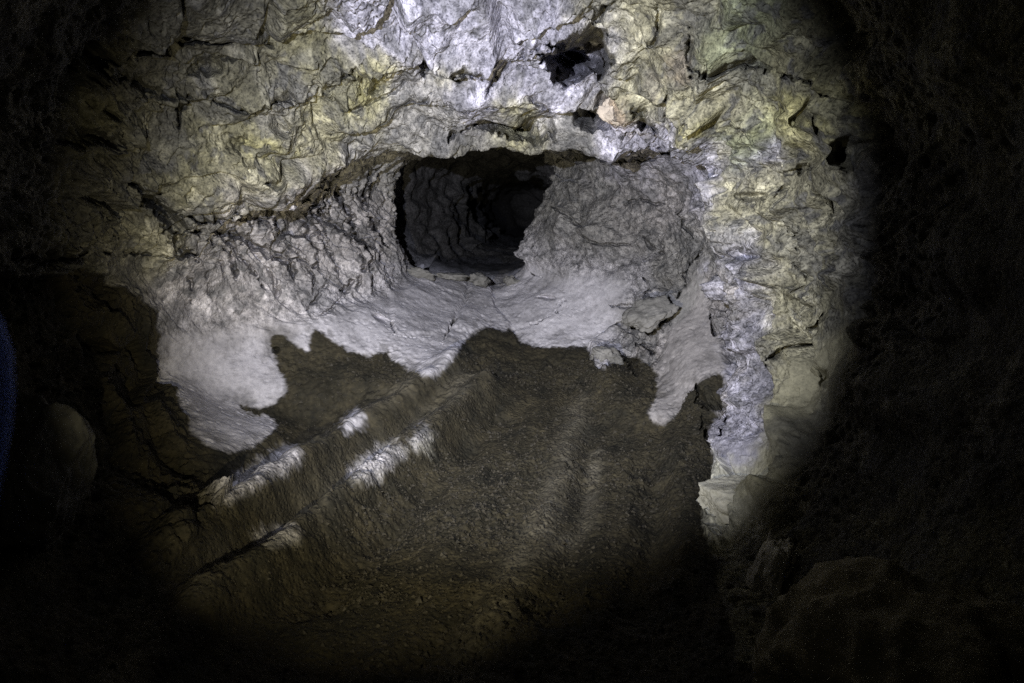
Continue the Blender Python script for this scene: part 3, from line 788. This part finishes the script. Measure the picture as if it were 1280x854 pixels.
def tag(o, label=None, cat=None, group=None, kind=None):
    if label: o['label'] = label
    if cat: o['category'] = cat
    if group: o['group'] = group
    if kind: o['kind'] = kind
    return o
def struct(k, label):
    if obs[k]: tag(obs[k], label, 'cave rock' if k else 'ground', kind='structure')
struct(0, 'dark brown rutted earth floor of the cave, cast shade painted in')
struct(1, 'dark rough rock ceiling of the near cave')
struct(2, 'unlit rock wall along the left side of the cave')
struct(3, 'unlit rock wall along the right side of the cave')
struct(4, 'grey rock wall of the inner chamber right of the dark opening')
struct(5, 'dark low passage leading away behind the inner chamber')
struct(17, 'rock closing the cave behind the viewer')
tag(obs[6], 'craggy rock arch crusted white and yellow over the inner chamber', 'rock arch')
tag(obs[7], 'pitted yellowish rock pillar on the right side of the arch', 'rock pillar')
tag(obs[8], 'cracked ropy grey lava wall left of the dark opening', 'lava flow')
tag(obs[9], 'smooth pale grey clay bank below the ropy left wall', 'clay bank')
tag(obs[10], 'dirt ridge with lit crest painted pale running along the foot of the clay bank', 'dirt ridge', 'dirt ridges along the floor')
tag(obs[11], 'dirt ridge with broad lit crest painted pale in the middle of the floor', 'dirt ridge', 'dirt ridges along the floor')
tag(obs[16], 'smooth grey slab leaning against the foot of the right pillar', 'rock slab')
for k in (12, 13, 14, 15):
    if obs[k]: obs[k].parent = obs[0]

# ------------------------------------------------------------------ loose rocks
def boulder(name, loc, dims, rot, seed, mat, label, cat='rock', facets=.0, rough=.10, sub=5, group=None, square=2.6, cuts=6):
    bm = bmesh.new()
    bmesh.ops.create_icosphere(bm, subdivisions=sub, radius=1.0)
    v = np.array([x.co[:] for x in bm.verts])
    # towards a rounded block
    pn = (np.abs(v) ** square).sum(1) ** (1 / square)
    v = v / pn[:, None]
    rg = np.random.default_rng(seed)
    for _ in range(cuts):                                     # broken faces
        nn = rg.normal(size=3); nn /= np.linalg.norm(nn)
        over = np.maximum(0, v @ nn - rg.uniform(.68, .92))
        v = v - over[:, None] * nn * .92
    s = seed * 3.7
    q = v * 1.0 + s
    r = 1 + rough * 1.8 * fbm(q, 1.3, 3, seed) + rough * .7 * (ridged(q, 2.6, 3, seed + 4) - .7) + rough * .25 * fbm(q, 9, 3, seed + 8)
    v = v * r[:, None] * np.array(dims)
    for x, co in zip(bm.verts, v): x.co = co
    for fc in bm.faces: fc.smooth = True
    me = bpy.data.meshes.new(name); bm.to_mesh(me); bm.free()
    me.materials.append(mat)
    o = bpy.data.objects.new(name, me); COL.objects.link(o)
    o.location = loc; o.rotation_euler = [math.radians(a) for a in rot]
    tag(o, label, cat, group)
    return o
PALE2 = simple_rock('whitish_rock', (.38, .365, .30), (.62, .60, .52), 11, .012)
PALE = simple_rock('pale_rock', (.30, .28, .24), (.56, .54, .46), 7, .012)
GREYR = simple_rock('grey_rock', (.10, .097, .092), (.22, .212, .205), 8, .015)
OLV = simple_rock('olive_rock', (.13, .12, .08), (.27, .24, .16), 6, .02)
PEA = simple_rock('peach_rock', (.30, .26, .22), (.50, .43, .36), 14, .01)
boulder('rock_ledge', W(924, 622, 4.04), (.18, .19, .10), (3, -5, 14), 3, PALE2, 'pale block-shaped rock at the foot of the right pillar', rough=.07, square=6, sub=6, cuts=9)
boulder('rock_spur', W(952, 745, 3.3), (.09, .14, .30), (18, 14, -10), 5, PALE, 'dim narrow rock spur below the pale block', rough=.12)
boulder('boulder', W(1150, 880, 2.2), (.42, .42, .36), (0, 10, 20), 8, OLV, 'large dim rounded boulder in the bottom right corner', 'boulder', rough=.09, sub=6)
boulder('boulder', W(48, 590, 2.9), (.17, .22, .26), (0, 8, 15), 11, simple_rock('dark_grey_rock', (.045, .044, .04), (.10, .097, .09), 8, .015), 'dim grey boulder beside the blue jacket at the left edge', 'boulder', rough=.08, sub=6)
boulder('rock', W(812, 392, 6.35), (.19, .15, .09), (10, -28, 20), 14, GREYR, 'dark angular rock wedged in the gap right of the inner floor', rough=.14, square=4, cuts=10)
boulder('rock', W(757, 446, 6.35), (.13, .10, .07), (0, 12, 30), 17, GREYR, 'small grey rock at the right end of the inner floor', rough=.16, square=3)
boulder('rock', W(770, 141, 5.52), (.105, .08, .07), (10, 20, 10), 19, PEA, 'peach coloured stone stuck under the arch', rough=.14, square=3)

for k, (px_, py_, Y_, dm, lb) in enumerate(((526, 343, 8.0, (.12, .10, .05), 'flat dark rock on the sill at the left end of the opening'),
        (566, 346, 8.3, (.15, .12, .035), 'long flat dark rock on the sill below the opening'),
        (600, 350, 8.3, (.11, .09, .06), 'dark tilted rock on the sill near the big floor crack'),
        (640, 352, 8.4, (.07, .07, .05), 'small dark rock on the sill at its right end'))):
    boulder('rock', W(px_, py_, Y_), dm, (8 * k - 10, 14 - 9 * k, 37 * k), 31 + k, GREYR, lb, rough=.22, square=4, sub=4, group='rocks on the sill of the opening')

# gravel on the worn floor: past counting
rng = np.random.default_rng(5)
def gravel():
    cand = np.where((soil_shade > .85) & floorish & vis & (FP[:, 1] > 2.3) & (FP[:, 1] < 6.5) & (xy_y < 870))[0]
    dens = .28 + 1.0 * sstep(-.1, .4, noise(FP[cand], 1.6, 31) + .25) * np.exp(-((xy_x[cand] - 560 - (700 - xy_y[cand]) * .35) / 130) ** 2)
    cand = cand[rng.random(len(cand)) < dens * .13]
    base_v = np.array([(1, 0, 0), (-1, 0, 0), (0, 1, 0), (0, -1, 0), (0, 0, 1), (0, 0, -1)], float)
    base_f = np.array([(0, 2, 4), (2, 1, 4), (1, 3, 4), (3, 0, 4), (2, 0, 5), (1, 2, 5), (3, 1, 5), (0, 3, 5)])
    n = len(cand)
    s = (.0035 + .0125 * rng.random(n) ** 4)[:, None, None]
    dv = base_v[None] * s * (.55 + .8 * rng.random((n, 6, 1))) + (rng.random((n, 6, 3)) - .5) * s * .7
    a = rng.random(n) * 6.283
    ca, sa = np.cos(a)[:, None], np.sin(a)[:, None]
    dv = np.stack([dv[..., 0] * ca - dv[..., 1] * sa, dv[..., 0] * sa + dv[..., 1] * ca, dv[..., 2] * .75], -1)
    pos = V2[cand] + np.array((0, 0, .002))
    v = (pos[:, None] + dv).reshape(-1, 3)
    fcs = (base_f[None] + (np.arange(n) * 6)[:, None, None]).reshape(-1, 3)
    me = bpy.data.meshes.new('gravel')
    me.from_pydata(v.tolist(), [], fcs.tolist())
    me.materials.append(simple_rock('gravel_stone', (.014, .013, .011), (.055, .048, .036), 60, .002, .75))
    o = bpy.data.objects.new('gravel', me); COL.objects.link(o)
    tag(o, 'fine dark gravel strewn along the worn middle of the floor', 'gravel', kind='stuff')
gravel()

# ------------------------------------------------------------------ the visitor at the left edge
def cloth(name, colr, scale=60):
    mat = bpy.data.materials.new(name)
    nt, nd, lk = nodes(mat)
    b = nd['Principled BSDF']; tcn = nd.new('ShaderNodeTexCoord')
    n = nd.new('ShaderNodeTexNoise'); n.inputs['Scale'].default_value = scale; n.inputs['Detail'].default_value = 4
    lk.new(tcn.outputs['Object'], n.inputs['Vector'])
    r = nd.new('ShaderNodeValToRGB')
    r.color_ramp.elements[0].color = (*[c_ * .75 for c_ in colr], 1); r.color_ramp.elements[1].color = (*[min(1, c_ * 1.2) for c_ in colr], 1)
    lk.new(n.outputs['Fac'], r.inputs[0]); lk.new(r.outputs[0], b.inputs['Base Color'])
    bp = nd.new('ShaderNodeBump'); bp.inputs['Strength'].default_value = .3; bp.inputs['Distance'].default_value = .01
    lk.new(n.outputs['Fac'], bp.inputs['Height']); lk.new(bp.outputs[0], b.inputs['Normal'])
    b.inputs['Roughness'].default_value = .8
    return mat
JX, JY = -.692, .72                                             # where the visitor stands

def skin_mesh(name, verts, edges, radii, root, parent, mats, pick_mat, levels=2):
    me = bpy.data.meshes.new(name)
    me.from_pydata(verts, edges, [])
    o = bpy.data.objects.new(name, me); COL.objects.link(o)
    md = o.modifiers.new('skin', 'SKIN'); md.use_smooth_shade = True
    sv = me.skin_vertices[0].data
    for k, r in enumerate(radii):
        sv[k].radius = (r, r) if not isinstance(r, tuple) else r
        sv[k].use_root = (k == root)
    sb = o.modifiers.new('sub', 'SUBSURF'); sb.levels = sb.render_levels = levels
    dg = bpy.context.evaluated_depsgraph_get()
    nm = bpy.data.meshes.new_from_object(o.evaluated_get(dg))
    o.modifiers.clear(); o.data = nm; nm.name = name
    nm.materials.clear()
    for m_ in mats: nm.materials.append(m_)
    for p in nm.polygons:
        p.material_index = pick_mat(p.center); p.use_smooth = True
    o.parent = parent
    return o

def person():
    root = bpy.data.objects.new('person', None); COL.objects.link(root)
    root.location = (JX, JY, 0.0); root.scale = (1.06, 1.06, 1.08)
    tag(root, 'person in a blue jacket cut off by the left edge', 'person')
    blue = cloth('blue_fabric', (.06, .17, .9)); dark = cloth('dark_trousers', (.02, .02, .024))
    skin = cloth('skin', (.46, .28, .20), 20); boot = cloth('boot_leather', (.03, .025, .02), 30); hair = cloth('dark_hair', (.03, .02, .014), 90)
    V, E, Rd = [], [], []
    def v(p, r, to=None):
        V.append(p); Rd.append(r)
        if to is not None: E.append((to, len(V) - 1))
        return len(V) - 1
    pel = v((0, 0, .94), (.155, .115))
    wai = v((0, 0, 1.08), (.15, .11), pel); ch = v((0, .0, 1.27), (.165, .12), wai); nb = v((0, .0, 1.42), (.10, .085), ch)
    nk = v((0, .01, 1.50), .056, nb); hd0 = v((0, .02, 1.57), .075, nk); hd1 = v((0, .03, 1.655), (.088, .10), hd0); hd2 = v((0, .02, 1.725), (.062, .072), hd1)
    hands = []
    for s in (1, -1):
        hp = v((s * .095, 0, .88), .098, pel); kn = v((s * .11, .02, .50), .066, hp); an = v((s * .115, -.02, .10), .047, kn)
        ft = v((s * .125, .06, .05), .045, an); v((s * .135, .15, .035), .036, ft)
        sh = v((s * .185, 0, 1.37), .078, nb)
        if s == 1:
            el = v((.125, -.02, 1.10), .050, sh); wr = v((.07, .10, .86), .036, el); pa = v((.055, .165, .80), .034, wr); d = (-.1, .9, -.3)
        else:
            el = v((-.225, -.03, 1.12), .052, sh); wr = v((-.23, .10, .90), .036, el); pa = v((-.225, .15, .83), .034, wr); d = (-.0, .5, -.86)
        hands.append((V[pa], d, s))
    def pm(c_):
        if c_.z < .11: return 3
        if c_.z < .93 and abs(c_.x) < .21: return 1
        if c_.z > 1.50: return 2
        for hp_, d_, s_ in hands:
            if (c_ - Vector(hp_)).length < .072: return 2
        return 0
    body = skin_mesh('body', V, E, Rd, pel, root, [blue, dark, skin, boot], pm)
    # five fingers on each hand
    for hp_, d_, s_ in hands:
        D = Vector(d_).normalized(); side = D.cross(Vector((0, 0, 1))).normalized(); upv = side.cross(D)
        for k, (off, ln) in enumerate(((-.027, .068), (-.009, .078), (.009, .074), (.027, .058), (-.04, .05))):
            o0 = Vector(hp_) + side * off * (1 if k < 4 else .8) + D * (.012 if k < 4 else -.012)
            dd = D if k < 4 else (D * .75 - side * .65).normalized()
            pts = [o0, o0 + dd * ln * .45 - upv * .006, o0 + dd * ln * .78 - upv * .022, o0 + dd * ln * .95 - upv * .042]
            skin_mesh('finger', [tuple(p) for p in pts], [(0, 1), (1, 2), (2, 3)], [.0105, .0095, .0085, .007], 0, root, [skin], lambda c_: 0, 1)
    # hair cap, nose, ears
    def blob(name, loc, dims, mat, cut=None):
        bm = bmesh.new(); bmesh.ops.create_uvsphere(bm, u_segments=24, v_segments=16, radius=1)
        for x in bm.verts: x.co = Vector((x.co.x * dims[0], x.co.y * dims[1], x.co.z * dims[2]))
        if cut: bmesh.ops.delete(bm, geom=[x for x in bm.verts if cut(x.co)], context='VERTS')
        for fc in bm.faces: fc.smooth = True
        me = bpy.data.meshes.new(name); bm.to_mesh(me); bm.free(); me.materials.append(mat)
        o = bpy.data.objects.new(name, me); COL.objects.link(o); o.location = loc; o.parent = root
        return o
    blob('hair', (0, .012, 1.668), (.098, .112, .108), hair, lambda c_: (c_.y > .045 and c_.z < .045) or c_.z < -.07)
    blob('nose', (0, .128, 1.628), (.014, .02, .02), skin)
    for s in (1, -1):
        blob('ear', (s * .09, .02, 1.635), (.010, .02, .032), skin)
        blob('eye', (s * .033, .112, 1.655), (.013, .010, .009), cloth('eye_white', (.7, .68, .65), 5))
    blob('mouth', (0, .112, 1.590), (.024, .010, .007), cloth('lip', (.42, .18, .15), 20))
    # rolled collar and shoulder folds of the jacket
    bm = bmesh.new()
    ring = []
    for k in range(32):
        a = 2 * math.pi * k / 32
        ring.append([bm.verts.new(((.078 + .018 * math.cos(b)) * math.cos(a) * 1.05, (.078 + .018 * math.cos(b)) * math.sin(a) + .005, 1.475 + .03 * math.sin(b))) for b in [2 * math.pi * j / 10 for j in range(10)]])
    for k in range(32):
        for j in range(10):
            fc = bm.faces.new((ring[k][j], ring[(k + 1) % 32][j], ring[(k + 1) % 32][(j + 1) % 10], ring[k][(j + 1) % 10])); fc.smooth = True
    me = bpy.data.meshes.new('collar'); bm.to_mesh(me); bm.free(); me.materials.append(blue)
    o = bpy.data.objects.new('collar', me); COL.objects.link(o); o.parent = root
person()

def headlamp():
    root = bpy.data.objects.new('headlamp', None); COL.objects.link(root)
    root.location = LAMP_POS
    tag(root, 'lit headlamp on the forehead of the person in blue', 'headlamp')
    yaw, pit_ = math.radians(LAMP_YAW), math.radians(LAMP_PITCH)
    fwd = Vector((math.sin(yaw) * math.cos(pit_), math.cos(yaw) * math.cos(pit_), math.sin(pit_)))
    root.rotation_euler = fwd.to_track_quat('Y', 'Z').to_euler()
    black = cloth('black_plastic', (.02, .02, .02), 10); band = cloth('elastic_band', (.05, .05, .055), 80)
    def add_mesh(name, bm, mat):
        for fc in bm.faces: fc.smooth = len(fc.verts) == 4 and False
        me = bpy.data.meshes.new(name); bm.to_mesh(me); bm.free(); me.materials.append(mat)
        o = bpy.data.objects.new(name, me); COL.objects.link(o); o.parent = root; return o
    def lathe(name, prof, mat, n=28):
        bm = bmesh.new(); rs = []
        for y, r in prof:
            rs.append([bm.verts.new((r * math.cos(2 * math.pi * k / n), y, r * math.sin(2 * math.pi * k / n))) for k in range(n)])
        for a, b in zip(rs[:-1], rs[1:]):
            for k in range(n): bm.faces.new((a[k], b[k], b[(k + 1) % n], a[(k + 1) % n]))
        bm.faces.new(rs[0]); bm.faces.new(list(reversed(rs[-1])))
        return add_mesh(name, bm, mat)
    lathe('housing', [(-.050, .020), (-.046, .025), (-.020, .026), (-.012, .030), (-.006, .030)], black)
    em = bpy.data.materials.new('lit_lens'); nt, nd, lk = nodes(em)
    e = nd.new('ShaderNodeEmission'); e.inputs[0].default_value = (.9, .95, 1, 1); e.inputs[1].default_value = 4
    lk.new(e.outputs[0], nd['Material Output'].inputs[0])
    lathe('lens', [(-.005, .024), (-.003, .022), (-.002, .012)], em)
    bm = bmesh.new()
    hr = Vector((JX, JY + .02, LAMP_POS[2])) - Vector(LAMP_POS)
    n = 40; rr = []
    for k in range(n):
        a = 2 * math.pi * k / n
        px_, py_ = hr.x + .101 * math.cos(a), hr.y + .114 * math.sin(a)
        rr.append((bm.verts.new((px_, py_, -.065)), bm.verts.new((px_, py_, -.09))))
    for k in range(n): bm.faces.new((rr[k][0], rr[(k + 1) % n][0], rr[(k + 1) % n][1], rr[k][1]))
    bmesh.ops.solidify(bm, geom=bm.faces[:], thickness=.003)
    add_mesh('strap', bm, band)
    # its beam and faint spill
    for nm, watts, half, blend, colr, rad in (('headlamp_beam', COOL_W, 31, .9, (.82, .86, 1.0), .012),
                                         ('spill_beam', SPILL_W, 80, .7, (1.0, .93, .74), .03)):
        ld = bpy.data.lights.new(nm, 'SPOT'); ld.energy = watts; ld.color = colr; ld.spot_size = math.radians(2 * half); ld.spot_blend = blend
        ld.shadow_soft_size = rad
        lo = bpy.data.objects.new(nm, ld); COL.objects.link(lo); lo.parent = root
        lo.location = (0, .012, 0); lo.rotation_euler = (math.pi / 2, 0, 0)
headlamp()

def hand_torch():
    root = bpy.data.objects.new('hand_torch', None); COL.objects.link(root)
    root.location = TORCH_POS
    tag(root, 'lit black torch in the right hand of the person in blue', 'torch')
    yaw, pit_ = math.radians(TORCH_YAW), math.radians(TORCH_PITCH)
    fwd = Vector((math.sin(yaw) * math.cos(pit_), math.cos(yaw) * math.cos(pit_), math.sin(pit_)))
    root.rotation_euler = fwd.to_track_quat('Y', 'Z').to_euler()
    black = cloth('anodised_black', (.025, .025, .027), 200)
    def lathe(name, prof, mat, n=28):
        bm = bmesh.new(); rs = []
        for y, r in prof:
            rs.append([bm.verts.new((r * math.cos(2 * math.pi * k / n), y, r * math.sin(2 * math.pi * k / n))) for k in range(n)])
        for a, b in zip(rs[:-1], rs[1:]):
            for k in range(n): bm.faces.new((a[k], b[k], b[(k + 1) % n], a[(k + 1) % n]))
        bm.faces.new(rs[0]); bm.faces.new(list(reversed(rs[-1])))
        me = bpy.data.meshes.new(name); bm.to_mesh(me); bm.free(); me.materials.append(mat)
        o = bpy.data.objects.new(name, me); COL.objects.link(o); o.parent = root
    lathe('barrel', [(-.150, .012), (-.148, .0135), (-.060, .0135), (-.052, .0155), (-.045, .0155)], black)
    lathe('head', [(-.044, .0150), (-.036, .019), (-.010, .021), (-.002, .021)], black)
    lathe('lens', [(-.0015, .018), (-.0005, .016)], bpy.data.materials['lit_lens'])
    ld = bpy.data.lights.new('torch_beam', 'SPOT'); ld.energy = WARM_W; ld.color = (1.0, .90, .58)
    ld.spot_size = math.radians(68); ld.spot_blend = 1.0; ld.shadow_soft_size = .012
    lo = bpy.data.objects.new('torch_beam', ld); COL.objects.link(lo); lo.parent = root
    lo.location = (0, .012, 0); lo.rotation_euler = (math.pi / 2, 0, 0)
hand_torch()
